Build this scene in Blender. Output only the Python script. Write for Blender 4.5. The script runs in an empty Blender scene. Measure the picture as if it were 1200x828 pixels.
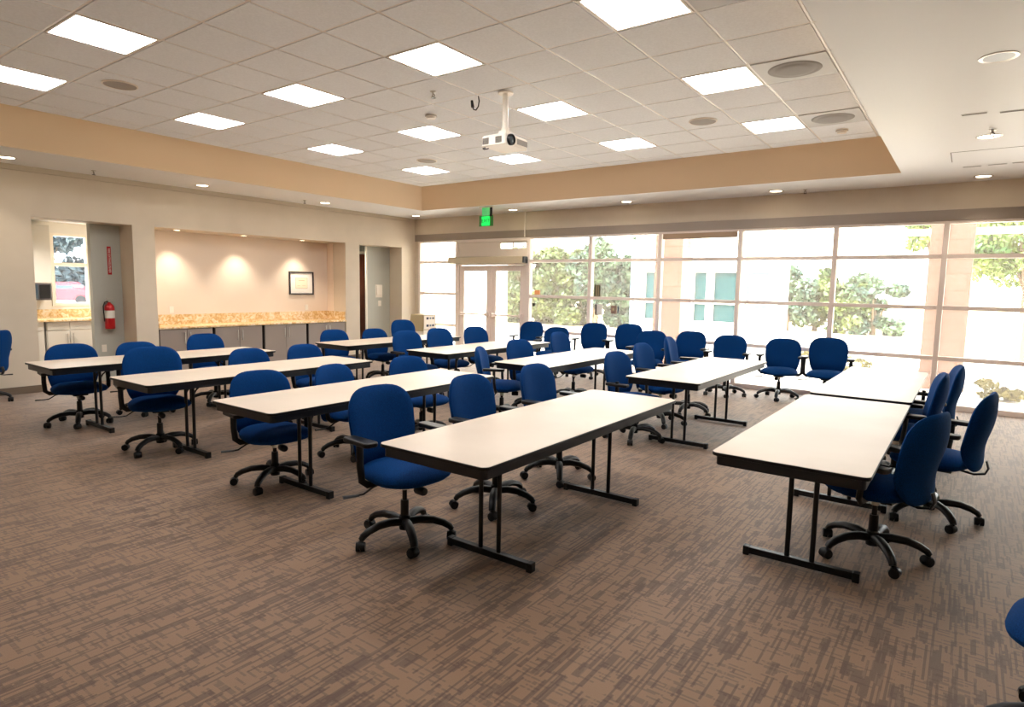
import bpy, math, random
from mathutils import Vector
R = math.radians
rnd = random.Random(7)
col = bpy.context.scene.collection

# ------------------------------------------------------------------ materials
def lin(h):
    c = [int(h[i:i+2], 16)/255 for i in (0, 2, 4)]
    return tuple(x/12.92 if x <= .04045 else ((x+.055)/1.055)**2.4 for x in c) + (1,)

def mat(name, h, rough=.6, metal=0., spec=.5, emit=None, estr=0.):
    m = bpy.data.materials.new(name); m.use_nodes = True
    b = m.node_tree.nodes['Principled BSDF']
    b.inputs['Base Color'].default_value = lin(h)
    b.inputs['Roughness'].default_value = rough
    b.inputs['Metallic'].default_value = metal
    b.inputs['Specular IOR Level'].default_value = spec
    if emit:
        b.inputs['Emission Color'].default_value = lin(emit)
        b.inputs['Emission Strength'].default_value = estr
    return m

def nd(m, t, **kw):
    n = m.node_tree.nodes.new(t)
    for k, v in kw.items():
        setattr(n, k, v)
    return n

def noisy(m, h1, h2, scale=8., detail=4., bump=0., coord='Object', lo=.35, hi=.65, stretch=None):
    """two-tone noise colour, optional bump"""
    L = m.node_tree.links; b = m.node_tree.nodes['Principled BSDF']
    tc = nd(m, 'ShaderNodeTexCoord'); mp = nd(m, 'ShaderNodeMapping')
    if stretch: mp.inputs['Scale'].default_value = stretch
    nz = nd(m, 'ShaderNodeTexNoise'); nz.inputs['Scale'].default_value = scale; nz.inputs['Detail'].default_value = detail
    rp = nd(m, 'ShaderNodeValToRGB')
    rp.color_ramp.elements[0].position = lo; rp.color_ramp.elements[0].color = lin(h1)
    rp.color_ramp.elements[1].position = hi; rp.color_ramp.elements[1].color = lin(h2)
    L.new(tc.outputs[coord], mp.inputs[0]); L.new(mp.outputs[0], nz.inputs[0]); L.new(nz.outputs[0], rp.inputs[0])
    L.new(rp.outputs[0], b.inputs['Base Color'])
    if bump:
        bp = nd(m, 'ShaderNodeBump'); bp.inputs['Strength'].default_value = bump; bp.inputs['Distance'].default_value = .004
        L.new(nz.outputs[0], bp.inputs['Height']); L.new(bp.outputs[0], b.inputs['Normal'])
    return rp

M = {}
M['wall'] = noisy(mat('wall_paint', 'd4c8b6', .75), 'd2c6b4', 'd6cab8', 3., 2.) and bpy.data.materials['wall_paint']
M['wall_trim'] = mat('wall_top_trim', 'c9bda9', .6)
M['grey_wall'] = mat('grey_green_paint', 'b9bbb3', .7)
M['soffit'] = mat('soffit_paint', 'eff1f3', .45)
M['fascia'] = mat('tan_fascia_paint', 'e6cca8', .7)
M['band'] = mat('head_band_metal', '9d9186', .5, .3)
M['frame'] = mat('anodised_frame', 'efe2d9', .45, 0.)  # lightened to carry the pinkish flare around the windows
M['base'] = mat('rubber_baseboard', '6b5c4c', .6)
M['alcove'] = mat('alcove_paint', 'e6d6c6', .75)  # same wall paint, lightened for the warm light in the alcove
M['white'] = mat('white_paint', 'e8e4dc', .5)
M['grid'] = mat('ceiling_grid_metal', 'ece6e0', .3)
M['dark_gap'] = mat('shadow_gap', '8a8078', .8)  # grey fill of the paler vent slots
M['lens'] = mat('light_diffuser', 'fffdf5', .4, emit='fbf8f6', estr=15.)
M['lamp'] = mat('downlight_lens', 'fff4e0', .3, emit='ffe9c8', estr=7.)
M['chrome'] = mat('brushed_metal', 'c4c0ba', .3, 1.)
M['reflector'] = mat('downlight_reflector', '77797c', .35, .9)
M['black'] = mat('black_plastic', '0e0e10', .4, 0., .35)
M['blackmetal'] = mat('black_powder_coat', '0c0d10', .36, 0., .4)
M['apron'] = mat('dark_steel_apron', '12161d', .3, 0., .5)
M['white_plastic'] = mat('white_plastic', 'efe8dc', .4)
M['cabinet'] = mat('grey_cabinet', '92867e', .45)
M['kcabinet'] = mat('pale_cabinet', 'cfcbc2', .45)
M['gap'] = mat('dark_joint', '2c2622', .8)
M['red'] = mat('red_enamel', 'b3121c', .28)
M['label'] = mat('white_label', 'ece9df', .5)
M['darkframe'] = mat('dark_wood_frame', '241a20', .35)
M['paper'] = mat('print_paper', 'f3ead2', .7)
M['mat_board'] = mat('white_mat_board', 'f4f1ea', .7)
M['grey_speaker'] = mat('speaker_grille', 'a39d97', .7)
M['diffuser'] = mat('diffuser_metal', 'bcbab7', .5, .1)
M['diffuser_dark'] = mat('diffuser_core', '8c8680', .6)
M['ink'] = mat('dark_ink', '20284a', .5)
M['slot'] = mat('slot_dark', '4a433c', .7)
M['tan_metal'] = mat('tan_cabinet_metal', 'b8aa86', .5)
M['closer'] = mat('door_operator_metal', 'c9bfa8', .4, .3)
M['transom'] = mat('transom_panel', 'e2d5c8', .5)
M['olive'] = mat('olive_sign', '55513a', .5)
M['sticker_brown'] = mat('brown_sticker', '8f7466', .5)
M['orange'] = mat('orange_sticker', 'e8a06c', .5)
M['piston'] = mat('piston_steel', '2c2c30', .25, .6)
M['concrete'] = noisy(mat('pale_concrete', 'd8d2ca', .85), 'cbc4bb', 'ddd7cf', .6, 5., coord='Object') and bpy.data.materials['pale_concrete']
M['dirt'] = noisy(mat('dry_ground', 'cbbd9d', .9), 'b9a884', 'd9cdb0', .5, 6., coord='Object') and bpy.data.materials['dry_ground']
M['stucco'] = mat('white_stucco', 'efe9de', .85)
M['teal'] = mat('teal_glass', '0c383c', .3, 0., .3)
M['paleblue'] = mat('pale_blue_glass', '5f7a8e', .3, 0., .3)
M['bluepost'] = mat('blue_grey_post', '7d93ad', .5)
M['bark'] = mat('bark', '6b5a48', .9)
M['carpaint'] = mat('car_red', 'c8303a', .3)
M['carglass'] = mat('car_glass', '3a4650', .1)
M['tyre'] = mat('tyre', '1c1c1e', .8)
M['woodbrown'] = noisy(mat('brown_wood_door', '6b3a26', .4), '5c2f1e', '7d4630', 4., 5., stretch=(14, 14, .8)) and bpy.data.materials['brown_wood_door']
M['microwave'] = mat('dark_appliance', '4f4a4e', .3)
M['shade'] = mat('roller_shade', 'b39a80', .7)

def leaf_mat(name, a, b):
    m = mat(name, a, .6)
    noisy(m, a, b, 1.6, 3.)
    n = m.node_tree.nodes['Principled BSDF']
    return m
M['leaf_green'] = leaf_mat('leaf_green', '2c4628', '66763f')
M['leaf_blue'] = leaf_mat('leaf_blue_green', '28423e', '577254')
M['leaf_bright'] = leaf_mat('leaf_bright', '2f5a28', '7a8c3c')
M['leaf_grey'] = leaf_mat('leaf_grey', '34444e', '64767a')
M['leaf_yellow'] = leaf_mat('leaf_yellow', '6c6a30', '938c50')

# ceiling tile: faint fissured texture
m = mat('ceiling_tile', 'eff3f7', .8); noisy(m, 'ecf0f4', 'f3f7fb', 60., 3., bump=.15); M['tile'] = m

# laminate table top
m = mat('table_laminate', 'e3d2c0', .42, 0., .4); noisy(m, 'd0c0ae', 'd8c9b8', 1.7, 3.); M['laminate'] = m

# granite
m = mat('gold_granite', 'd9a861', .25)
L = m.node_tree.links; b = m.node_tree.nodes['Principled BSDF']
tc = nd(m, 'ShaderNodeTexCoord'); nz = nd(m, 'ShaderNodeTexNoise'); nz.inputs['Scale'].default_value = 13; nz.inputs['Detail'].default_value = 8; nz.inputs['Distortion'].default_value = 1.2
rp = nd(m, 'ShaderNodeValToRGB'); e = rp.color_ramp.elements
e[0].position = .33; e[0].color = lin('c39a62'); e[1].position = .64; e[1].color = lin('eedfc4')
x = e.new(.45); x.color = lin('d8b680'); x = e.new(.53); x.color = lin('e4c99c')
L.new(tc.outputs['Object'], nz.inputs[0]); L.new(nz.outputs[0], rp.inputs[0]); L.new(rp.outputs[0], b.inputs['Base Color'])
M['granite'] = m

# blue woven upholstery
def fabric():
    m = mat('blue_upholstery', '123f88', .85, 0., .1)
    b = m.node_tree.nodes['Principled BSDF']; L = m.node_tree.links
    b.inputs['Sheen Weight'].default_value = .10
    b.inputs['Sheen Roughness'].default_value = .45
    b.inputs['Sheen Tint'].default_value = lin('3f8fd8')
    tc = nd(m, 'ShaderNodeTexCoord'); nz = nd(m, 'ShaderNodeTexNoise'); nz.inputs['Scale'].default_value = 260; nz.inputs['Detail'].default_value = 1
    rp = nd(m, 'ShaderNodeValToRGB'); rp.color_ramp.elements[0].color = lin('012956'); rp.color_ramp.elements[1].color = lin('023b7a')
    rp.color_ramp.elements[0].position = .35; rp.color_ramp.elements[1].position = .65
    L.new(tc.outputs['Object'], nz.inputs[0]); L.new(nz.outputs[0], rp.inputs[0]); L.new(rp.outputs[0], b.inputs['Base Color'])
    bp = nd(m, 'ShaderNodeBump'); bp.inputs['Strength'].default_value = .15; bp.inputs['Distance'].default_value = .001
    L.new(nz.outputs[0], bp.inputs['Height']); L.new(bp.outputs[0], b.inputs['Normal'])
    return m
M['blue'] = fabric()

# carpet: long dashes along Y crossed by short dashes along X, in patches
def carpet():
    m = mat('woven_carpet', '7a6350', .62, 0., .3)
    L = m.node_tree.links; b = m.node_tree.nodes['Principled BSDF']
    geo = nd(m, 'ShaderNodeNewGeometry'); sp = nd(m, 'ShaderNodeSeparateXYZ'); L.new(geo.outputs['Position'], sp.inputs[0])
    def ma(op, a, bb=None, c=None):
        n = nd(m, 'ShaderNodeMath', operation=op)
        for i, v in enumerate((a, bb, c)):
            if v is None: continue
            if isinstance(v, (int, float)): n.inputs[i].default_value = v
            else: L.new(v, n.inputs[i])
        return n.outputs[0]
    def dashes(across, along, w, l, seed, thr):
        ca = ma('FLOOR', ma('DIVIDE', across, w))
        wn = nd(m, 'ShaderNodeTexWhiteNoise', noise_dimensions='2D'); cx = nd(m, 'ShaderNodeCombineXYZ')
        L.new(ca, cx.inputs[0]); cx.inputs[1].default_value = seed; L.new(cx.outputs[0], wn.inputs['Vector'])
        cl = ma('FLOOR', ma('ADD', ma('DIVIDE', along, l), ma('MULTIPLY', wn.outputs['Value'], 9.)))
        wn2 = nd(m, 'ShaderNodeTexWhiteNoise', noise_dimensions='3D'); cx2 = nd(m, 'ShaderNodeCombineXYZ')
        L.new(ca, cx2.inputs[0]); L.new(cl, cx2.inputs[1]); cx2.inputs[2].default_value = seed + 3.7
        L.new(cx2.outputs[0], wn2.inputs['Vector'])
        return wn2.outputs['Value']
    X, Y = sp.outputs[0], sp.outputs[1]
    nz = nd(m, 'ShaderNodeTexNoise'); nz.inputs['Scale'].default_value = 2.4; nz.inputs['Detail'].default_value = 2
    L.new(geo.outputs['Position'], nz.inputs[0])
    pw = nd(m, 'ShaderNodeMapRange'); L.new(nz.outputs[0], pw.inputs[0]); pw.inputs[1].default_value = .35; pw.inputs[2].default_value = .65
    a = dashes(X, Y, .0105, .21, 1.3, 0); c = dashes(Y, X, .0105, .07, 5.1, 0); d = dashes(X, Y, .006, .09, 9.9, 0); e2 = dashes(X, Y, .036, .11, 2.9, 0)
    ta = ma('LESS_THAN', a, ma('ADD', .16, ma('MULTIPLY', pw.outputs[0], .26)))
    tb = ma('LESS_THAN', c, ma('SUBTRACT', .34, ma('MULTIPLY', pw.outputs[0], .2)))
    te = ma('LESS_THAN', e2, .13)
    td = ma('GREATER_THAN', d, .88)
    dark = ma('MINIMUM', ma('ADD', ma('ADD', ma('MULTIPLY', ta, .75), ma('MULTIPLY', tb, .5)), ma('MULTIPLY', te, .7)), 1.)
    val = ma('SUBTRACT', dark, ma('MULTIPLY', td, .35))
    fine = nd(m, 'ShaderNodeTexNoise'); fine.inputs['Scale'].default_value = 330; fine.inputs['Detail'].default_value = 1; L.new(geo.outputs['Position'], fine.inputs[0])
    val = ma('ADD', val, ma('MULTIPLY', ma('SUBTRACT', fine.outputs[0], .5), .55))
    rp = nd(m, 'ShaderNodeValToRGB'); el = rp.color_ramp.elements
    el[0].position = 0.; el[0].color = lin('91735a'); el[1].position = 1.; el[1].color = lin('624a3c')
    q = el.new(.4); q.color = lin('7b6452')
    L.new(val, rp.inputs[0]); L.new(rp.outputs[0], b.inputs['Base Color'])
    bp = nd(m, 'ShaderNodeBump'); bp.inputs['Strength'].default_value = .3; bp.inputs['Distance'].default_value = .003
    L.new(fine.outputs[0], bp.inputs['Height']); L.new(bp.outputs[0], b.inputs['Normal'])
    b.inputs['Sheen Weight'].default_value = .35; b.inputs['Sheen Roughness'].default_value = .4
    return m
M['carpet'] = carpet()

# clear glass that lets light through, with a weak mirror coat and a translucent veil added for haze
def glass(name, h, refl, veil=.06):
    m = bpy.data.materials.new(name); m.use_nodes = True; t = m.node_tree; t.nodes.clear()
    o = t.nodes.new('ShaderNodeOutputMaterial'); mx = t.nodes.new('ShaderNodeMixShader'); a = t.nodes.new('ShaderNodeBsdfTransparent'); g = t.nodes.new('ShaderNodeBsdfGlossy')
    a.inputs[0].default_value = lin(h); g.inputs['Roughness'].default_value = .02
    lw = t.nodes.new('ShaderNodeLayerWeight'); lw.inputs['Blend'].default_value = refl
    t.links.new(lw.outputs['Fresnel'], mx.inputs[0]); t.links.new(a.outputs[0], mx.inputs[1]); t.links.new(g.outputs[0], mx.inputs[2]); tr = t.nodes.new('ShaderNodeBsdfTranslucent'); tr.inputs[0].default_value = lin('f4e6dc'); m2 = t.nodes.new('ShaderNodeMixShader'); m2.inputs[0].default_value = veil
    t.links.new(mx.outputs[0], m2.inputs[1]); t.links.new(tr.outputs[0], m2.inputs[2]); t.links.new(m2.outputs[0], o.inputs[0])
    return m
M['glass'] = glass('window_glass', 'f9f9f6', .12, .05)
M['clear_glass'] = glass('clear_glass', 'f6f9fb', .08, .008)
M['sign_glass'] = glass('sign_acrylic', 'a8f0c0', .2, .02)
M['exit_green'] = mat('exit_green', '12e060', .4, emit='10f060', estr=.55)
M['exit_dim'] = mat('exit_green_plate', '66c882', .4, emit='40d070', estr=.2)
M['exit_dark'] = mat('exit_letter', '02401a', .5)

# brick-like stone cladding for the portico columns
m = mat('pink_stone', 'd9b7a6', .85)
L = m.node_tree.links; b = m.node_tree.nodes['Principled BSDF']
tc = nd(m, 'ShaderNodeTexCoord'); mp = nd(m, 'ShaderNodeMapping'); mp.inputs['Rotation'].default_value = (R(90), 0, 0)
br = nd(m, 'ShaderNodeTexBrick'); br.inputs['Scale'].default_value = 1.; br.inputs['Brick Width'].default_value = .6; br.inputs['Row Height'].default_value = .3; br.inputs['Mortar Size'].default_value = .008
br.inputs['Color1'].default_value = lin('b29388'); br.inputs['Color2'].default_value = lin('aa8b80'); br.inputs['Mortar'].default_value = lin('8a7266')
L.new(tc.outputs['Object'], mp.inputs[0]); L.new(mp.outputs[0], br.inputs[0]); L.new(br.outputs[0], b.inputs['Base Color']); M['stone'] = m

# ------------------------------------------------------------------ mesh tools
class MB:
    def __init__(s): s.v = []; s.f = []
    def box(s, x0, y0, z0, x1, y1, z1):
        if x0 > x1: x0, x1 = x1, x0
        if y0 > y1: y0, y1 = y1, y0
        if z0 > z1: z0, z1 = z1, z0
        n = len(s.v)
        s.v += [(x, y, z) for z in (z0, z1) for y in (y0, y1) for x in (x0, x1)]
        s.f += [tuple(n+i for i in q) for q in ((0, 2, 3, 1), (4, 5, 7, 6), (0, 1, 5, 4), (2, 6, 7, 3), (0, 4, 6, 2), (1, 3, 7, 5))]
        return s
    def poly(s, pts):
        n = len(s.v); s.v += [tuple(p) for p in pts]; s.f.append(tuple(range(n, n+len(pts)))); return s
    def prism(s, pts, z0, z1):
        """pts: ccw (x, y)"""
        n = len(s.v); k = len(pts)
        s.v += [(x, y, z0) for x, y in pts] + [(x, y, z1) for x, y in pts]
        s.f.append(tuple(n+i for i in reversed(range(k)))); s.f.append(tuple(n+k+i for i in range(k)))
        s.f += [(n+i, n+(i+1) % k, n+k+(i+1) % k, n+k+i) for i in range(k)]
        return s
    def tube(s, path, r, n=10, flat=None, closed=True):
        """swept tube; r number or list; flat=(a,b) scales the two cross axes"""
        P = [Vector(p) for p in path]; k = len(P); rr = r if isinstance(r, (list, tuple)) else [r]*k
        fa, fb = flat or (1, 1); base = len(s.v); prev = None
        for i, p in enumerate(P):
            d = (P[min(i+1, k-1)] - P[max(i-1, 0)]).normalized()
            if prev is None:
                up = Vector((0, 0, 1)) if abs(d.z) < .9 else Vector((1, 0, 0))
                a = d.cross(up).normalized()
            else:
                a = (prev - d*prev.dot(d)).normalized()
            prev = a; b = d.cross(a)
            for j in range(n):
                t = 2*math.pi*j/n
                q = p + a*(math.cos(t)*rr[i]*fa) + b*(math.sin(t)*rr[i]*fb); s.v.append(tuple(q))
        for i in range(k-1):
            for j in range(n):
                s.f.append((base+i*n+j, base+i*n+(j+1) % n, base+(i+1)*n+(j+1) % n, base+(i+1)*n+j))
        if closed:
            s.f.append(tuple(base+j for j in reversed(range(n)))); s.f.append(tuple(base+(k-1)*n+j for j in range(n)))
        return s
    def lathe(s, prof, c=(0, 0, 0), n=24, axis='z'):
        """prof: [(r, h)], closed by caps"""
        base = len(s.v); k = len(prof)
        for r, h in prof:
            for j in range(n):
                t = 2*math.pi*j/n; a, b = r*math.cos(t), r*math.sin(t)
                q = {'z': (a, b, h), 'x': (h, a, b), 'y': (b, h, a)}[axis]
                s.v.append((c[0]+q[0], c[1]+q[1], c[2]+q[2]))
        for i in range(k-1):
            for j in range(n):
                s.f.append((base+i*n+j, base+i*n+(j+1) % n, base+(i+1)*n+(j+1) % n, base+(i+1)*n+j))
        s.f.append(tuple(base+j for j in reversed(range(n)))); s.f.append(tuple(base+(k-1)*n+j for j in range(n)))
        return s
    def build(s, name, m, parent=None, smooth=False, bevel=0., loc=None, seg=2):
        me = bpy.data.meshes.new(name); me.from_pydata(s.v, [], s.f); me.update()
        me.materials.append(m)
        if smooth:
            for p in me.polygons: p.use_smooth = True
        o = bpy.data.objects.new(name, me); col.objects.link(o)
        if parent: o.parent = parent
        if loc: o.location = loc
        if bevel:
            md = o.modifiers.new('soft_edge', 'BEVEL'); md.width = bevel; md.segments = seg; md.limit_method = 'ANGLE'; md.angle_limit = R(40)
        if smooth:
            try: me.set_sharp_from_angle(angle=R(38))
            except Exception: pass
        return o

def B(*a): return MB().box(*a)
def empty(name, loc=(0, 0, 0), rz=0.):
    o = bpy.data.objects.new(name, None); col.objects.link(o); o.location = loc; o.rotation_euler = (0, 0, rz); o.empty_display_size = .1
    return o
def tag(o, label=None, cat=None, group=None, kind=None):
    if label: o['label'] = label
    if cat: o['category'] = cat
    if group: o['group'] = group
    if kind: o['kind'] = kind
    return o
def struct(name, mb, m, **k):
    return tag(mb.build(name, m, **k), kind='structure')
def copy_tree(o, parent=None):
    c = o.copy(); col.objects.link(c); c.parent = parent
    for ch in list(o.children): copy_tree(ch, c)
    return c
def text(body, size, m, parent, loc, rot, name='lettering', extr=.001, align='CENTER'):
    cu = bpy.data.curves.new(name, 'FONT'); cu.body = body; cu.size = size; cu.extrude = extr; cu.align_x = align; cu.align_y = 'CENTER'
    o = bpy.data.objects.new('tmp', cu); col.objects.link(o); bpy.context.view_layer.update()
    me = bpy.data.meshes.new_from_object(o.evaluated_get(bpy.context.evaluated_depsgraph_get())); bpy.data.objects.remove(o); me.materials.clear(); me.materials.append(m)
    o = bpy.data.objects.new(name, me); col.objects.link(o); o.parent = parent; o.location = loc; o.rotation_euler = rot
    return o

# ------------------------------------------------------------------ dimensions
XW, YW, XE, YS = -10.55, 10.6, 4.2, -3.2      # walls
ZS, ZC = 3.12, 3.498                          # soffit, tray ceiling
T = .6096
gx = lambda i: -2.8773 + T*i
gy = lambda j: 3.7312 + T*j
TX0, TX1, TY0, TY1 = -8.70, -.90, -2.3, 8.87  # tray at the top
SX0, SX1, SY0, SY1 = -9.19, -.82, -2.5, 9.38  # tray at the soffit

# ------------------------------------------------------------------ setting
struct('floor', B(XW, YS, -.12, XE, YW, 0), M['carpet'])
c = B(XW-.5, YS, ZS, SX0, YW, ZC+.3)
mb = MB()
def quadslab(x0, y0, x1, y1): mb.box(x0, y0, ZS, x1, y1, ZS+.03)
quadslab(XW-.02, YS, SX0, YW+.02); quadslab(SX1, YS, XE, YW+.02); quadslab(SX0, SY1, SX1, YW+.02); quadslab(SX0, YS, SX1, SY0)
struct('ceiling', mb, M['soffit'])
mb = MB()
mb.poly([(SX0, SY0, ZS), (TX0, TY0, ZC), (TX0, TY1, ZC), (SX0, SY1, ZS)][::-1]); struct('trim_1', mb, M['fascia'])
mb = MB(); mb.poly([(SX0, SY1, ZS), (TX0, TY1, ZC), (TX1, TY1, ZC), (SX1, SY1, ZS)][::-1]); struct('trim_2', mb, M['fascia'])
mb = MB(); mb.poly([(SX1, SY1, ZS), (TX1, TY1, ZC), (TX1, TY0, ZC), (SX1, SY0, ZS)][::-1]); struct('trim_3', mb, M['fascia'])
mb = MB(); mb.poly([(SX1, SY0, ZS), (TX1, TY0, ZC), (TX0, TY0, ZC), (SX0, SY0, ZS)][::-1]); struct('trim_4', mb, M['fascia'])
# unseen roof slab added to keep the sun out
struct('roof', B(-14.2, YS-.3, ZC+.12, XE+.3, YW+.3, ZC+.3), M['stucco'])

struct('roof_overhang', B(XW-.5, YW+.3, ZC+.12, 12, YW+2.6, ZC+.3), M['stucco'])  # unseen overhang added to shade the columns outside

# tray ceiling: acoustic tiles in a metal grid
LI, LJ = (-8, -5, -2, 1), (-3, 0, 3, 6)
lights_ij = {(i, j) for i in LI for j in LJ}
diff_ij = {(2, 0), (2, 3), (2, 6), (2, -3)}
mb = MB()
for i in range(-10, 4):
    for j in range(-10, 9):
        if (i, j) in lights_ij: continue
        x0, x1, y0, y1 = max(gx(i)+.013, TX0), min(gx(i+1)-.013, TX1), max(gy(j)+.013, TY0), min(gy(j+1)-.013, TY1)
        if x1 - x0 < .02 or y1 - y0 < .02: continue
        mb.box(x0, y0, ZC-.006, x1, y1, ZC+.02)
cl = mb.build('ceiling', M['tile']); tag(cl, kind='structure')
mb = MB()
mb.box(TX0, TY0, ZC+.003, TX1, TY1, ZC+.02)
for i in range(-10, 4):
    if TX0 < gx(i) < TX1: mb.box(gx(i)-.0075, TY0, ZC-.003, gx(i)+.0075, TY1, ZC+.01)
for j in range(-10, 9):
    if TY0 < gy(j) < TY1: mb.box(TX0, gy(j)-.0075, ZC-.003, TX1, gy(j)+.0075, ZC+.01)
mb.build('ceiling_grid', M['grid'], cl)

# lay-in lights
def lay_in():
    t = empty('ceiling_light')
    f = MB(); h = T/2-.012; w = .018
    f.box(-h, -h, -.008, h, -h+w, .012); f.box(-h, h-w, -.008, h, h, .012); f.box(-h, -h+w, -.008, -h+w, h-w, .012); f.box(h-w, -h+w, -.008, h, h-w, .012)
    f.build('frame', M['white_plastic'], t)
    B(-h+w, -h+w, -.004, h-w, h-w, .008).build('diffuser', M['lens'], t)
    return t
proto = lay_in(); used = False
colw = {-8: 'over the cabinet wall side', -5: 'in the second column', -2: 'in the projector column', 1: 'beside the round air diffusers'}
roww = {6: 'row by the window fascia', 3: 'row level with the projector', 0: 'row in front of the projector', -3: 'row near the camera'}
for i in LI:
    for j in LJ:
        if gy(j) < TY0: continue
        t = proto if not used else copy_tree(proto); used = True
        t.location = (gx(i)+T/2, gy(j)+T/2, ZC)
        tag(t, 'square lit ceiling panel %s, %s' % (colw[i], roww.get(j, 'row behind the camera')), 'ceiling light', 'lit square panels in the tray ceiling')

# air diffusers
for j, w in ((0, 'near the camera'), (3, 'level with the projector'), (6, 'by the window fascia'), (-3, 'behind the camera')):
    t = empty('ceiling_diffuser', (gx(2)+T/2, gy(j)+T/2, ZC-.006))
    h = T/2-.014
    B(-h, -h, -.006, h, h, .0).build('plate', M['diffuser'], t)
    MB().lathe([(.215, -.0055), (.205, -.010), (.185, -.013), (.165, -.011), (.15, -.017), (.10, -.021), (.0, -.022)], n=40).build('cone', M['diffuser_dark'], t, smooth=True)
    tag(t, 'grey square ceiling diffuser with round core, %s' % w, 'air diffuser', 'round core diffusers in the tray ceiling')
# round speakers
for i, j, w in ((-7, -2, 'between the two lit panels over the kitchen doorway'), (-7, 5, 'above the far corner by the glass doors'), (0, 5, 'beyond the projector towards the windows')):
    t = empty('ceiling_speaker', (gx(i)+T/2, gy(j)+T/2, ZC-.006))
    MB().lathe([(.155, 0), (.155, -.006), (.147, -.011), (.142, -.011), (.141, -.006)], n=36).build('rim', M['white_plastic'], t, smooth=True)
    MB().lathe([(.1405, -.001), (.1405, -.0085), (.09, -.011), (.0, -.012)], n=36).build('grille', M['grey_speaker'], t, smooth=True)
    tag(t, 'round flush ceiling speaker %s' % w, 'speaker', 'round ceiling speakers')
def smoke(i, j, w):
    t = empty('smoke_detector', (gx(i)+T/2, gy(j)+T/2, ZC-.006))
    MB().lathe([(.065, 0), (.065, -.012), (.05, -.03), (.045, -.04), (.0, -.042)], n=28).build('housing', M['white_plastic'], t, smooth=True)
    MB().lathe([(.066, -.010), (.067, -.013), (.066, -.016)], n=28).build('ring', M['grey_speaker'], t)
    tag(t, 'small white smoke detector %s' % w, 'smoke detector')
smoke(-4, 2, 'on the tray ceiling beside the projector'); smoke(2, 7, 'on the tray ceiling by the window fascia, past the diffusers')
def sprinkler(x, y, z, w):
    t = empty('sprinkler_head', (x, y, z))
    MB().lathe([(.032, 0), (.03, -.004), (.012, -.008), (.010, -.03), (.006, -.032)], n=18).build('escutcheon', M['chrome'], t, smooth=True)
    mb = MB(); mb.tube([(.010, 0, -.025), (.018, 0, -.04), (.006, 0, -.058)], .003, 6); mb.tube([(-.010, 0, -.025), (-.018, 0, -.04), (-.006, 0, -.058)], .003, 6)
    mb.lathe([(.024, -.058), (.024, -.061)], n=16)
    mb.build('deflector_frame', M['black'], t)
    tag(t, 'small metal sprinkler head %s' % w, 'sprinkler', 'ceiling sprinklers')
sprinkler(gx(-3)+T/2, gy(1)+T/2, ZC-.006, 'on the tray ceiling beside the hanging cable')
for x, y, w in ((-10.06, 3.75, 'on the soffit above the kitchen doorway'), (-10.03, 7.18, 'on the soffit above the framed picture'), (-2.1, 10.21, 'on the soffit above the windows'), (.05, 7.38, 'on the wide soffit beside a downlight')):
    sprinkler(x, y, ZS, w)
# hanging cable end
t = empty('hanging_cable', (-4.12, 5.0, ZC-.006))
MB().tube([(0, 0, 0), (.01, 0, -.05), (0, 0, -.1), (-.03, 0, -.13), (-.06, 0, -.12), (-.075, 0, -.09)], .006, 8).build('cable', M['black'], t, smooth=True)
MB().tube([(-.073, 0, -.095), (-.085, 0, -.03)], [.018, .013], 10).build('plug', M['black'], t, smooth=True)
tag(t, 'short black cable with plug hanging from a ceiling tile', 'cable')

# downlights in the soffit
def downlight(x, y, w, z=ZS, grp='soffit downlights', r=.095, power=20, lamp='lamp', colr=(1, .86, .68), angle=95):
    t = empty('downlight', (x, y, z))
    MB().lathe([(r+.012, 0), (r+.012, -.004), (r, -.006), (r-.012, -.002), (r-.018, -.0015)], n=32).build('trim_ring', M['chrome'], t, smooth=True)
    MB().lathe([(r-.012, -.0005), (r-.012, -.003), (0, -.0035)], n=28).build('lens', M[lamp], t, smooth=True)
    tag(t, 'round recessed downlight %s' % w, 'downlight', grp)
    if power:
        ld = bpy.data.lights.new('downlight_lamp', 'SPOT'); ld.energy = power; ld.color = colr; ld.spot_size = R(angle); ld.spot_blend = .7; ld.shadow_soft_size = .05
        lo = bpy.data.objects.new('downlight_lamp', ld); col.objects.link(lo); lo.location = (0, 0, -.02); lo.parent = t
for y, w in ((.2, 'behind the camera on the cabinet wall soffit'), (2.75, 'on the soffit before the kitchen doorway'), (5.26, 'on the soffit above the granite counter'), (7.61, 'on the soffit above the framed picture'), (10.02, 'in the soffit corner above the glass doors')):
    downlight(-10.0, y, w)
for x, w in ((-7.44, 'on the window soffit beside the exit sign'), (-4.98, 'on the window soffit above the second bay'), (-2.5, 'on the window soffit beside the sprinkler'), (.02, 'where the window soffit meets the wide soffit')):
    downlight(x, 10.15, w)
for y, w in ((2.7, 'on the wide soffit above the camera'), (5.18, 'on the wide soffit, darker with a silver reflector'), (7.66, 'on the wide soffit beside the sprinkler head')):
    downlight(.03, y, w, lamp='reflector' if y == 5.18 else 'lamp', power=0 if y == 5.18 else 20)
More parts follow.
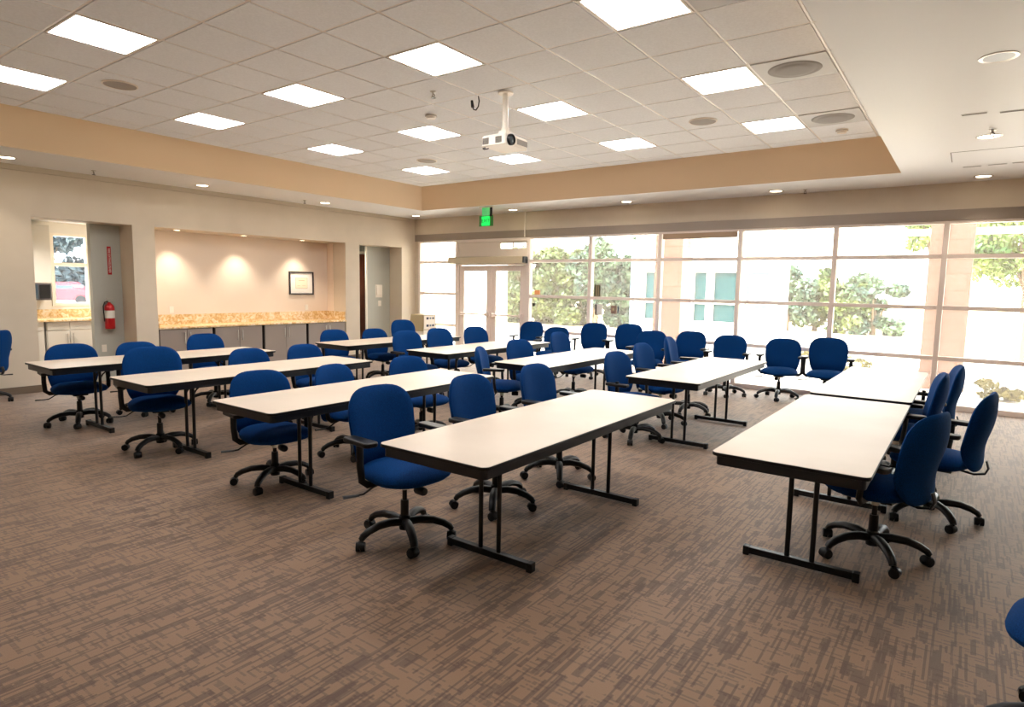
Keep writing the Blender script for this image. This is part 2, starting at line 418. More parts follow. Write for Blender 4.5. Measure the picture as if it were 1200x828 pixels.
# slots and hatch of the wide soffit
for x, y, w in ((-.09, 6.66, 'dark, before the sprinkler'), (.17, 6.72, 'dark, nearer the wide side of the soffit'), (-.1, 9.33, 'dark, beyond the hatch'), (.14, 9.31, 'pale, beyond the hatch'), (.36, 9.3, 'faint, beyond the hatch')):
    t = empty('slot_vent', (x, y, ZS))
    mb = MB(); mb.box(-.085, -.022, -.004, .085, -.016, 0); mb.box(-.085, .016, -.004, .085, .022, 0); mb.box(-.09, -.022, -.004, -.085, .022, 0); mb.box(.085, -.022, -.004, .09, .022, 0)
    mb.build('rim', M['soffit'], t); B(-.085, -.016, -.002, .085, .016, 0).build('slot', M['slot'] if 'dark' in w else M['dark_gap'], t)
    tag(t, 'short slot vent in the wide soffit, %s' % w, 'vent', 'slot vents in the wide soffit')
t = empty('ceiling_hatch', (-.29, 8.92, ZS))
B(.008, -.592, -.003, .892, -.008, 0).build('panel', M['soffit'], t)
mb = MB(); mb.box(0, -.6, -.0015, .9, 0, 0); mb.build('joint', M['slot'], t)
tag(t, 'flush access hatch outlined in the wide soffit', 'hatch')

# ------------------------------------------------------------------ left wall with kitchen doorway, alcove and hall doorway
ZH = 2.45
mb = MB(); tk = .45
mb.box(XW-tk, YS, 0, XW, 3.13, ZS)
mb.box(XW-tk, 3.13, ZH, XW, 4.42, ZS)
mb.box(XW-tk, 4.42, 0, XW, 4.75, ZS)
mb.box(XW-.62, 4.75, ZH, XW, 8.52, ZS)
mb.box(XW-.40, 8.52, 0, XW, 8.89, ZS)
mb.box(XW-.40, 8.89, ZH, XW, 10.12, ZS)
mb.box(XW-.40, 10.12, 0, XW, YW, ZS)
struct('wall_left', mb, M['wall'])
mb = MB(); mb.box(XW-.75, 4.60, 0, XW-.61, 8.70, ZS); mb.box(XW-.62, 4.60, 0, XW-.46, 4.75, ZH); mb.box(XW-.62, 8.52, 0, XW-.41, 8.67, ZH)
struct('wall_alcove', mb, M['alcove'])
struct('trim_5', B(XW, YS, 3.05, XW+.04, YW-.25, ZS), M['wall_trim'])
mb = MB(); mb.box(XW, YS, 0, XW+.015, 3.13, .1); mb.box(XW-.3, 3.13, 0, XW+.015, 3.145, .1)
struct('baseboard_left', mb, M['base'])
mb = MB(); mb.box(XW, 4.42, 0, XW+.015, 4.75, .1); mb.box(XW, 8.52, 0, XW+.015, 8.89, .1); mb.box(XW, 10.12, 0, XW+.015, YW, .1)
struct('baseboard_left', mb, M['base'])
struct('wall_right', B(XE, YS, 0, XE+.2, YW, ZS), M['wall'])
struct('wall_back', B(XW-.5, YS-.2, 0, XE+.2, YS, ZS), M['wall'])

# kitchen beyond the first doorway
KX = -13.6
struct('wall_kitchen_side', B(XW-.56, 4.0, 0, XW-.455, 4.74, 2.62), M['grey_wall'])
mb = MB(); mb.box(KX-.2, 1.2, 0, KX, 4.28, 2.9); mb.box(KX-.2, 4.28, 0, KX, 5.9, 1.10); mb.box(KX-.2, 4.28, 2.43, KX, 5.9, 2.9); mb.box(KX-.2, 5.9, 0, KX, 6.4, 2.9)
struct('wall_kitchen', mb, M['white'])
struct('wall_kitchen_end', B(KX, 6.2, 0, XW-.76, 6.4, 2.9), M['white'])
struct('wall_kitchen_near', B(KX, 1.0, 0, XW-.46, 1.2, 2.9), M['white'])
struct('ceiling_kitchen', B(KX-.2, 1.0, 2.62, XW-.44, 6.4, 2.8), M['white'])
struct('floor_kitchen', B(KX, 1.2, -.1, XW, 6.2, -.001), M['carpet'])
w = empty('window_1', (KX, 4.28, 1.10)); tag(w, kind='structure')
mb = MB(); W_, H_ = 1.62, 1.33
mb.box(-.1, 0, 0, .02, .06, H_); mb.box(-.1, W_-.06, 0, .02, W_, H_); mb.box(-.1, .06, 0, .02, W_-.06, .06); mb.box(-.1, .06, H_-.05, .02, W_-.06, H_)
mb.box(-.08, .58, .06, .012, .69, H_-.05); mb.box(-.075, .06, .73, .01, .58, .80); mb.box(-.075, .69, .73, .01, W_-.06, .80); mb.build('window_frame', M['white_plastic'], w)
B(-.05, .05, .05, -.045, W_-.05, H_-.05).build('pane', M['clear_glass'], w)

def handle_bar(parent, x, y, z0, z1, r=.006, off=.03):
    mb = MB(); mb.tube([(x+off, y, z0), (x+off, y, z1)], r, 8); mb.tube([(x, y, z0+.02), (x+off, y, z0+.02)], r*.8, 6); mb.tube([(x, y, z1-.02), (x+off, y, z1-.02)], r*.8, 6)
    return mb.build('handle', M['chrome'], parent, smooth=True)
def handle_h(parent, x, y0, y1, z, r=.005, off=.028):
    mb = MB(); mb.tube([(x+off, y0, z), (x+off, y1, z)], r, 8); mb.tube([(x, y0+.02, z), (x+off, y0+.02, z)], r*.8, 6); mb.tube([(x, y1-.02, z), (x+off, y1-.02, z)], r*.8, 6)
    return mb.build('handle', M['chrome'], parent, smooth=True)

def base_cabinet(name, xb, xf, y0, y1, h, m, label, group, drawers=False, body=None):
    """front faces +X at xf; carcass back at xb"""
    t = empty(name, (xf, (y0+y1)/2, 0)); d = xb-xf; hw = (y1-y0)/2
    mb = MB(); mb.box(d, -hw, .1, -.02, hw, h); mb.box(d, -hw, 0, -.07, hw, .1); mb.build('body', body or M['gap'], t)
    dz = h-.16 if drawers else h-.008
    for s, a, b_ in ((-1, -hw+.012, -.003), (1, .003, hw-.012)):
        dr = B(-.02, a, .11, 0, b_, dz).build('door', m, t, bevel=.002)
        handle_bar(dr, 0, -.045 if s < 0 else .045, dz-.24, dz-.05)
        if drawers:
            dw = B(-.02, a, dz+.008, 0, b_, h-.008).build('drawer', m, t, bevel=.002); mid = (a+b_)/2
            handle_h(dw, 0, mid-.09, mid+.09, (dz+h)/2)
    tag(t, label, 'cabinet', group)
    return t
for k, (a, b_) in enumerate(((3.30, 3.93), (3.96, 4.66), (4.69, 5.35), (5.38, 6.1))):
    base_cabinet('kitchen_cabinet', KX+.01, -12.93, a, b_, .85, M['kcabinet'], ('pale kitchen cabinet beside the dark joint, under the counter', 'pale two-door kitchen cabinet with two drawers seen through the doorway', 'pale kitchen cabinet behind the wall with the extinguisher', 'pale kitchen cabinet at the hidden end of the counter')[k], 'pale kitchen base cabinets', True, M['kcabinet'])
t = empty('kitchen_counter', (KX, 3.2, .85)); B(.005, 0, .001, .71, 2.98, .04).build('slab', M['granite'], t, bevel=.004); B(.005, 0, .04, .03, 2.98, .19).build('backsplash', M['granite'], t)
tag(t, 'golden granite kitchen counter under the bright window', 'countertop')
t = empty('wall_cabinet', (KX, 3.2, 1.52)); B(.005, 0, 0, .33, .99, 1.02).build('body', M['kcabinet'], t)
for a in (0.005, .50):
    d = B(.33, a, .005, .35, a+.485, 1.015).build('door', M['kcabinet'], t, bevel=.002); handle_bar(d, .35, a+.44 if a < .1 else a+.04, .05, .2)
tag(t, 'pale wall cabinet beside the kitchen window', 'cabinet')
t = empty('microwave', (KX, 3.45, 1.22)); B(.005, 0, 0, .34, .72, .295).build('body', M['microwave'], t, bevel=.006); B(.34, .02, .03, .352, .52, .27).build('door', M['carglass'], t); B(.34, .54, .03, .35, .70, .27).build('control_panel', M['black'], t)
tag(t, 'dark grey appliance under the pale kitchen wall cabinet', 'microwave')

# extinguisher, its sign, switch plate on the grey kitchen wall (faces +X at XW-.455)
GX = XW-.455
t = empty('fire_extinguisher', (GX+.085, 4.19, .83))
MB().lathe([(.0, 0), (.066, .002), (.07, .012), (.07, .33), (.062, .365), (.035, .395), (.022, .405), (.022, .42)], n=28).build('cylinder', M['red'], t, smooth=True)
MB().lathe([(.0708, .17), (.0708, .29)], n=28).build('label_band', M['label'], t, smooth=True)
mb = MB(); mb.lathe([(.017, .42), (.017, .45)], n=14); mb.box(-.012, -.03, .445, .012, .06, .455); mb.box(-.012, -.03, .475, .012, .06, .485); mb.box(-.012, -.035, .445, .012, -.025, .485)
mb.build('valve_handle', M['chrome'], t)
MB().tube([(0, -.02, .43), (.02, -.07, .42), (.03, -.095, .36), (.03, -.09, .2), (.03, -.085, .12)], .009, 8).build('hose', M['black'], t, smooth=True)
B(-.083, -.03, .30, -.06, .03, .40).build('bracket', M['chrome'], t)
tag(t, 'red fire extinguisher with white label band on the grey kitchen wall', 'fire extinguisher')
t = empty('extinguisher_sign', (GX, 4.255, 1.68))
B(.001, -.028, 0, .004, .028, .44).build('plate', M['red'], t)
text('FIRE EXTINGUISHER', .043, M['label'], t, (.005, 0, .22), (R(90), R(90), R(90)))
tag(t, 'narrow red vertical sign with white lettering above the extinguisher', 'sign')
def plate(name, x, y, z, w, h, label, cat, kind='rocker'):
    t = empty(name, (x, y, z)); B(0, -w/2, -h/2, .006, w/2, h/2).build('plate', M['white_plastic'], t, bevel=.002)
    if kind == 'rocker': B(.006, -.012, -.025, .010, .012, .025).build('rocker', M['label'], t)
    if kind == 'outlet':
        for s in (-1, 1): B(.006, -.013, s*.02-.012, .0085, .013, s*.02+.012).build('socket', M['label'], t)
    if kind == 'panel': B(.006, -w/2+.02, -h/2+.05, .03, w/2-.02, h/2-.02).build('cover', M['white_plastic'], t, bevel=.004)
    tag(t, label, cat); return t
plate('switch_plate', GX, 4.12, .52, .07, .115, 'white plate low on the grey kitchen wall under the extinguisher', 'outlet', 'outlet')

# alcove counter and cabinets
AX = XW-.61
t = empty('alcove_counter', (AX, 4.755, .80)); B(.002, .0, .012, .63, 3.76, .045).build('slab', M['granite'], t, bevel=.004)
mb = MB(); mb.box(.002, .0, .045, .025, 3.76, .22); mb.build('backsplash', M['granite'], t)
B(.025, 3.735, .045, .60, 3.76, .22).build('side_splash', M['granite'], t); B(.025, 0, .045, .60, .02, .22).build('side_splash', M['granite'], t)
tag(t, 'golden granite counter with backsplash in the lit alcove', 'countertop')
for k, (a, b_) in enumerate(((4.76, 5.66), (5.69, 6.60), (6.635, 7.56), (7.595, 8.51))):
    base_cabinet('base_cabinet', AX+.01, XW-.01, a, b_, .81, M['cabinet'], 'grey two-door cabinet under the alcove counter, ' + ('end one beside the kitchen doorway', 'second from the kitchen doorway', 'third from the kitchen doorway, before the picture', 'end one beside the hall doorway')[k], 'grey cabinets under the alcove counter')
for y, w in ((5.25, 'at its kitchen end'), (6.45, 'in the middle'), (7.7, 'above the framed picture')):
    downlight(-10.86, y, 'in the alcove ceiling ' + w, z=ZH, grp='alcove downlights', r=.06, power=46, colr=(1, .84, .66), angle=92)
t = empty('framed_certificate', (AX+.002, 7.87, 1.60)); w_, h_ = .29, .235
mb = MB(); mb.box(0, -w_, -h_, .025, w_, -h_+.028); mb.box(0, -w_, h_-.028, .025, w_, h_); mb.box(0, -w_, -h_+.028, .025, -w_+.028, h_-.028); mb.box(0, w_-.028, -h_+.028, .025, w_, h_-.028)
mb.build('frame', M['darkframe'], t, bevel=.003)
B(0, -w_+.028, -h_+.028, .008, w_-.028, h_-.028).build('mat_board', M['mat_board'], t)
pr_ = B(.008, -.14, -.105, .0095, .14, .105).build('print', M['paper'], t)
mb = MB(); mb.box(.0095, -.142, -.107, .0105, .142, -.102); mb.box(.0095, -.142, .102, .0105, .142, .107); mb.box(.0095, -.142, -.102, .0105, -.137, .102); mb.box(.0095, .137, -.102, .0105, .142, .102)
mb.box(.0095, -.10, -.055, .0105, -.03, -.05); mb.box(.0095, .02, -.055, .0105, .10, -.05); mb.box(.0095, -.07, .05, .0105, .07, .06)
mb.build('border', M['tan_metal'], pr_)
tag(t, 'dark framed certificate with white mat on the alcove wall', 'picture')
plate('outlet_plate', AX, 5.25, 1.10, .075, .115, 'white outlet plate above the counter at its kitchen end', 'outlet', 'outlet')
plate('outlet_plate', AX, 7.99, 1.10, .075, .115, 'white outlet plate above the counter below the certificate', 'outlet', 'outlet')

# hall beyond the second doorway
HX = XW-.40
struct('wall_hall_side', B(HX-.04, 9.45, 0, HX-.005, YW, 2.62), M['grey_wall'])
struct('trim_9', B(HX-.045, 9.42, 0, HX-.002, 9.45, 2.5), M['white_plastic'])
struct('wall_hall_back', B(-11.95, 8.68, 0, -11.72, YW, 2.62), M['grey_wall'])
struct('wall_hall_near', B(-11.72, 8.68, 0, -10.96, 8.80, 2.62), M['grey_wall'])
struct('wall_hall_end', B(-11.95, YW, 0, XW, YW+.2, 2.62), M['grey_wall'])
struct('ceiling_hall', B(-11.95, 8.68, 2.5, HX+.001, YW, 2.62), M['white'])
struct('floor_hall', B(-11.72, 8.68, -.1, XW, YW, -.001), M['carpet'])
d = empty('door_1', (-11.72, 9.20, 0)); tag(d, kind='structure')
B(.005, 0, .01, .045, .85, 2.30).build('door_leaf', M['woodbrown'], d, bevel=.003)
mb = MB(); mb.box(.0, .86, 0, .07, .92, 2.37); mb.box(.0, -.07, 0, .07, -.01, 2.37); mb.box(0, -.01, 2.31, .07, .86, 2.37); mb.build('door_frame', M['white_plastic'], d)
MB().tube([(.045, .08, 1.0), (.1, .08, 1.0), (.1, .19, 1.0)], .01, 8).build('door_handle', M['chrome'], d, smooth=True)
plate('thermostat_panel', HX-.005, 9.79, 1.45, .2, .29, 'white rectangular control panel on the grey hall wall', 'control panel', 'panel')
plate('switch_plate', HX-.005, 9.81, 1.17, .09, .125, 'white light switch below the control panel on the grey hall wall', 'light switch')

# ------------------------------------------------------------------ window wall
struct('wall_window', B(XW, YW-.05, 2.76, XE, YW+.15, ZS), M['wall'])
struct('trim_6', B(XW, YW-.06, 2.61, XE, YW+.15, 2.76), M['band'])
struct('wall_window_end', B(XW, YW-.05, 0, -10.45, YW+.15, 2.61), M['wall'])
mu = [-10.43, -9.27, -7.33, -5.90, -4.50, -3.11, -1.70, -.33, 1.06, 2.46, 3.86]
rails = (2.13, 1.42, .71)
n = 1
def bay(x0, x1, n, zs=rails, post=True):
    w = empty('window_%d' % n, (x0, YW, 0)); tag(w, kind='structure')
    d0, d1 = -.05, .07; W_ = x1-x0
    B(-.033, d0, 0, .033, d1, 2.61).build('mullion', M['frame'], w, bevel=.003)
    for z in zs: B(.033, d0+.01, z-.028, W_-.033, d1, z+.028).build('rail', M['frame'], w)
    B(.033, d0, 0, W_-.033, d1, .07).build('sill_rail', M['frame'], w); B(.033, d0, 2.575, W_-.033, d1, 2.61).build('head_rail', M['frame'], w)
    lv = sorted([.07]+[z for z in zs]+[2.575])
    for a, b_ in zip(lv, lv[1:]):
        B(.03, .006, a, W_-.03, .012, b_).build('pane', M['glass'], w)
    return w
for a in range(len(mu)-1):
    if a == 1: continue
    n += 1; bay(mu[a], mu[a+1], n)
# end post
struct('trim_7', B(3.83, YW-.05, 0, XE, YW+.1, 2.61), M['frame'])
# door bay
d = empty('door_2', (mu[1], YW, 0)); tag(d, kind='structure'); W_ = mu[2]-mu[1]
mb = MB(); mb.box(-.033, -.05, 0, .033, .07, 2.61); mb.box(.033, -.05, 2.06, W_-.033, .07, 2.12); mb.box(.033, -.05, 2.55, W_-.033, .07, 2.61); mb.box(.033, -.05, 0, .08, .07, 2.06); mb.box(W_-.08, -.05, 0, W_-.033, .07, 2.06)
mb.build('door_frame', M['frame'], d, bevel=.003)
mb = MB(); z0, z1 = 2.12, 2.55; sx0, sx1, sz0, sz1 = 1.18, W_-.09, 2.40, 2.51
mb.box(.033, .0, z0, sx0, .03, z1); mb.box(sx0, 0, z0, W_-.033, .03, sz0); mb.box(sx0, 0, sz1, W_-.033, .03, z1); mb.box(sx1, 0, sz0, W_-.033, .03, sz1); mb.box((sx0+sx1)/2-.012, 0, sz0, (sx0+sx1)/2+.012, .03, sz1)
mb.build('transom_panel', M['transom'], d); B(sx0, .012, sz0, sx1, .016, sz1).build('transom_light', M['glass'], d)
cx = W_/2
for s in (-1, 1):
    x0, x1 = (.085, cx-.004) if s < 0 else (cx+.004, W_-.085)
    lf = MB(); st = .12
    lf.box(x0, -.03, .01, x0+st, .02, 2.05); lf.box(x1-st, -.03, .01, x1, .02, 2.05); lf.box(x0+st, -.03, .01, x1-st, .02, .22); lf.box(x0+st, -.03, 1.93, x1-st, .02, 2.05)
    leaf = lf.build('door_leaf', M['frame'], d, bevel=.003)
    B(x0+st, -.008, .22, x1-st, -.002, 1.93).build('pane', M['glass'], leaf)
    mb = MB(); mb.tube([(x0+.05, -.10, 1.0), (x1-.05, -.10, 1.0)], .018, 10); mb.box(x0+.03, -.12, .96, x0+.10, -.03, 1.04); mb.box(x1-.10, -.12, .96, x1-.03, -.03, 1.04)
    mb.build('push_bar', M['frame'], leaf)
    hx = x1-.05 if s < 0 else x0+.05
    MB().tube([(hx, .02, .88), (hx, .07, .90), (hx, .08, 1.0), (hx, .07, 1.1), (hx, .02, 1.12)], .012, 8).build('pull_handle', M['chrome'], leaf, smooth=True)
t = empty('air_curtain', (-8.36, YW-.05, 2.08))
B(-1.0, -.17, 0, 1.0, -.001, .15).build('housing', M['closer'], t, bevel=.012); B(1.0, -.16, .01, 1.025, -.01, .14).build('end_cap', M['black'], t, bevel=.006); B(-1.025, -.16, .01, -1.0, -.01, .14).build('end_cap', M['closer'], t, bevel=.006)
tag(t, 'long beige box mounted above the double glass doors', 'door operator')
# conduit above door mullion
t = struct('trim_8', B(-7.425, YW-.075, 2.62, -7.405, YW-.052, ZS), M['white_plastic'])
# roller shade tucked at the head of one bay
t = empty('roller_shade', (-4.50, YW-.05, 2.61)); B(.05, .01, -.115, 1.34, .016, -.0).build('cloth', M['shade'], t); B(.05, .002, -.13, 1.34, .022, -.115).build('hem_bar', M['band'], t)
tag(t, 'tan roller shade lowered a little over the fourth bay from the doors', 'window shade')
# stickers and small plates on the glass
def gplate(name, x, z, w, h, m, label, cat, extra=None):
    t = empty(name, (x, YW-.004, z)); B(-w/2, -.004, -h/2, w/2, .008, h/2).build('plate', m, t)
    if extra: extra(t)
    tag(t, label, cat); return t
gplate('window_sign', -5.74, 1.55, .13, .24, M['olive'], 'dark olive upright sign on the glass beside a mullion', 'sign', lambda t: [B(a, -.006, -.11, a+.012, -.004, .11).build('stripe', M['tan_metal'], t) for a in (-.02, .02)])
gplate('notice_card', -5.70, 1.20, .15, .21, M['label'], 'white notice card on the glass below the olive sign', 'notice', lambda t: B(-.075, -.006, -.10, -.04, -.004, .10).build('dark_edge', M['slot'], t))
gplate('card_reader', -5.38, 1.21, .12, .15, M['sticker_brown'], 'small brown square device with dark strip on the glass', 'card reader', lambda t: (B(-.02, -.02, -.02, .02, -.004, .03).build('button', M['tan_metal'], t), B(.08, -.006, -.07, .1, .004, .07).build('strip', M['ink'], t)))
gplate('door_label', -7.12, 1.50, .13, .09, M['orange'], 'small orange sticker on the glass beside the doors', 'sticker')
gplate('window_latch', -7.2, 1.25, .06, .06, M['slot'], 'small dark latch on the glass beside the doors', 'latch')

# EXIT sign
t = empty('exit_sign', (-7.6, 9.5, ZS))
B(-.16, -.03, -.02, .16, .03, 0).build('canopy', M['white_plastic'], t, bevel=.004)
B(-.10, -.006, -.17, .08, .006, -.02).build('stem_plate', M['exit_dim'], t)  # dim glowing plate stands for the green reflection above the sign face
B(-.17, -.004, -.37, .17, .004, -.17).build('acrylic_panel', M['sign_glass'], t)
fp = B(-.105, -.008, -.36, .09, .008, -.185).build('face_plate', M['exit_green'], t)
text('EXIT', .095, M['exit_dark'], fp, (-.007, -.0095, -.272), (R(90), 0, 0))
B(.095, -.01, -.19, .14, .01, -.02).build('bracket', M['black'], t)
tag(t, 'green EXIT sign hanging from the soffit above the doors', 'exit sign')

# equipment podium beside the doors
t = empty('equipment_podium', (-9.81, 10.05, 0)); a, b_ = .22, .21
mb = MB(); mb.box(-a-.02, -b_-.01, 0, a+.02, b_+.01, .62); mb.build('base_cabinet_body', M['white_plastic'], t, bevel=.004)
mb = MB(); k = len(mb.v)
mb.v += [(-a, -b_, .62), (a, -b_, .62), (a, b_, .62), (-a, b_, .62), (-a+.05, -b_+.01, .96), (a-.01, -b_+.01, .96), (a-.01, b_-.02, .96), (-a+.05, b_-.02, .96)]
mb.f += [(0, 3, 2, 1), (4, 5, 6, 7), (0, 1, 5, 4), (1, 2, 6, 5), (2, 3, 7, 6), (3, 0, 4, 7)]
mb.build('hood', M['tan_metal'], t, bevel=.006)
B(-a-.02, -b_-.025, .60, a+.02, -b_-.005, .64).build('ledge', M['tan_metal'], t)
B(a-.004, -b_+.02, .64, a+.006, b_-.03, .94).build('side_panel', M['white_plastic'], t)
for z in (.88, .72):
    B(a+.006, -.12, z-.025, a+.010, -.05, z+.025).build('button', M['ink'], t, bevel=.002); B(a+.006, -.02, z-.02, a+.010, .03, z+.02).build('button', M['paleblue'], t, bevel=.002); B(a+.006, .06, z-.02, a+.010, .12, z+.02).build('button', M['ink'], t, bevel=.002)
tag(t, 'beige equipment podium with white buttoned side beside the glass doors', 'podium')

# projector
t = empty('projector', (-3.81, 5.04, 3.0))
MB().lathe([(.03, .14), (.028, .488)], n=18).build('pole', M['white_plastic'], t, smooth=True)
MB().lathe([(.075, .472), (.075, .484), (.03, .492)][::-1], n=24).build('ceiling_plate', M['white_plastic'], t, smooth=True)
mb = MB(); mb.box(-.07, -.07, .075, .07, .07, .085); mb.box(-.045, -.045, .085, .045, .045, .12); mb.lathe([(.04, .12), (.04, .15)], n=18)
for s in (-1, 1):
    mb.tube([(s*.06, s*.06, .08), (s*.10, s*.12, .055)], .01, 8); mb.tube([(s*.06, -s*.06, .08), (s*.10, -s*.12, .055)], .01, 8)
mb.build('mount_bracket', M['white_plastic'], t)
bd = MB()
for z0, z1, i in ((-.045, .045, 0), (.045, .056, .012)):
    pts = []
    for cx_, cy_, a0 in ((.15-.03, .19-.03, 0), (-.15+.03, .19-.03, 90), (-.15+.03, -.19+.03, 180), (.15-.03, -.19+.03, 270)):
        for q in range(5):
            an = R(a0+q*22.5); pts.append((cx_+(.03-i)*math.cos(an), cy_+(.03-i)*math.sin(an)))
    bd.prism(pts, z0, z1)
bd.build('body', M['white_plastic'], t, bevel=.004)
MB().lathe([(.052, .145), (.054, .165), (.05, .178), (.044, .178), (.042, .165)], c=(0, -.115, .0), axis='x', n=28).build('lens_ring', M['black'], t, smooth=True)
MB().lathe([(.041, .150), (.036, .168), (0, .172)], c=(0, -.115, 0), axis='x', n=24).build('lens', M['carglass'], t, smooth=True)
mb = MB()
for k in range(9):
    for x0 in (-.125, .03): mb.box(x0+k*.0085, -.1925, -.03, x0+k*.0085+.0045, -.1895, .03)
mb.build('vent', M['slot'], t)
mb = MB(); mb.box(.149, .0, -.02, .152, .17, .03); mb.build('front_grille', M['grey_speaker'], t)
MB().tube([(-.13, -.14, -.047), (-.14, -.17, -.06), (-.11, -.185, -.075), (-.06, -.18, -.07)], .005, 6).build('cable', M['black'], t, smooth=True)
tag(t, 'white projector on a white pole under the tray ceiling', 'projector')

# ------------------------------------------------------------------ folding tables
def rrect(hx, hy, r, n=6):
    pts = []
    for cx_, cy_, a0 in ((hx-r, hy-r, 0), (-hx+r, hy-r, 90), (-hx+r, -hy+r, 180), (hx-r, -hy+r, 270)):
        for q in range(n+1):
            an = R(a0+q*90/n); pts.append((cx_+r*math.cos(an), cy_+r*math.sin(an)))
    return pts
TW, TL, TZ = .762, 2.44, .737
def make_table():
    t = empty('folding_table')
    MB().prism(rrect(TW/2-.003, TL/2-.003, .04), TZ-.016, TZ).build('tabletop', M['laminate'], t)
    MB().prism(rrect(TW/2, TL/2, .043), TZ-.020, TZ-.0015).build('edge_band', M['blackmetal'], t, bevel=.003)
    mb = MB(); o, i_ = rrect(TW/2-.022, TL/2-.022, .03), rrect(TW/2-.034, TL/2-.034, .02); k = len(o)
    z0, z1 = TZ-.072, TZ-.019
    mb.v += [(x, y, z0) for x, y in o]+[(x, y, z1) for x, y in o]+[(x, y, z0) for x, y in i_]+[(x, y, z1) for x, y in i_]
    for q in range(k):
        p = (q+1) % k
        mb.f += [(q, p, k+p, k+q), (2*k+p, 2*k+q, 3*k+q, 3*k+p), (p, q, 2*k+q, 2*k+p)]
    mb.build('apron', M['apron'], t)
    for s in (-1, 1):
        y = s*(TL/2-.53)
        for q in (-1, 1):
            mb = MB(); mb.tube([(q*.068, y, .045), (q*.068, y, TZ-.03)], .0145, 10); mb.build('leg', M['blackmetal'], t, smooth=True)
            mb = MB(); mb.tube([(q*.068, y, .55), (q*.068, y-s*.03, .60), (q*.068, y-s*.13, .685), (q*.068, y-s*.22, .705)], .008, 8); mb.build('brace', M['blackmetal'], t, smooth=True)
        mb = MB(); mb.box(-.295, y-.021, .012, .295, y+.021, .052); mb.build('foot_bar', M['blackmetal'], t, bevel=.004)
        for q in (-1, 1): B(q*.298-.018, y-.024, 0, q*.298+.018, y+.024, .055).build('foot_cap', M['black'], t, bevel=.004)
    return t
ordn = ('first', 'second', 'third', 'fourth', 'fifth')
tabs = [('J', -7.48, 3.41, 0, 0), ('I', -5.80, 3.55, 0, 1), ('C', -4.06, 3.56, 0, 2), ('A', -2.19, 3.50, 0, 3), ('Bt', -.69, 4.53, 0, 4),
        ('H', -7.36, 6.88, 1, 0), ('G', -5.68, 7.09, 1, 1), ('F', -4.02, 6.88, 1, 2), ('D', -2.35, 6.88, 1, 3), ('E', -.69, 7.10, 1, 4)]
tlab = {'J': 'pale folding table before the kitchen doorway, near row', 'I': 'pale folding table before the grey alcove cabinets, near row, second from the doorway', 'C': 'pale folding table in the middle of the near row',
        'A': 'pale folding table standing free in front of the middle, fourth of the near row', 'Bt': 'pale folding table alone at the projection side with a chair tucked under',
        'H': 'pale folding table by the hall doorway, window-side row', 'G': 'pale folding table before the double glass doors, window-side row', 'F': 'pale folding table in the middle of the window-side row',
        'D': 'sunlit folding table fourth in the window-side row, beside three blue chairs', 'E': 'glaring folding table end to end with the lone projection-side table'}
proto = make_table()
for k, (nm, x, y, row, o_) in enumerate(tabs):
    t = proto if k == 0 else copy_tree(proto); t.location = (x, y, 0); tag(t, tlab[nm], 'table', 'folding tables in two rows')

# ------------------------------------------------------------------ task chairs
def pad(hu, hv, n, T1, T2, shape, bend, place, nr=9, na=40, p=3.2):
    """cushion: rings over a superellipse; T1/T2 half thickness of the two faces"""
    mb = MB(); rings = [math.sin(math.pi/2*k/nr) for k in range(1, nr+1)]
    def pt(r, a, side):
        ca, sa = math.cos(a), math.sin(a)
        u = hu*math.copysign(abs(ca)**(2/n), ca)*r; v = hv*math.copysign(abs(sa)**(2/n), sa)*r
        u, v = shape(u, v)
        th = (T1 if side > 0 else T2)*max(0., 1-r**p)**.5
        return place(u, v, bend(u, v)+side*th)
    idx = {}
    for side in (1, -1):
        idx[side, 0] = len(mb.v); mb.v.append(pt(0, 0, side))
        for k, r in enumerate(rings[:-1]):
            for j in range(na):
                idx[side, k+1, j] = len(mb.v); mb.v.append(pt(r, 2*math.pi*j/na, side))
    for j in range(na):
        i0 = len(mb.v); mb.v.append(pt(1, 2*math.pi*j/na, 1)); idx[1, nr, j] = idx[-1, nr, j] = i0
    for side in (1, -1):
        for j in range(na):
            q = (j+1) % na
            f = (idx[side, 0], idx[side, 1, j], idx[side, 1, q]); mb.f.append(f if side > 0 else f[::-1])
            for k in range(1, nr):
                f = (idx[side, k, j], idx[side, k+1, j], idx[side, k+1, q], idx[side, k, q]); mb.f.append(f if side > 0 else f[::-1])
    return mb
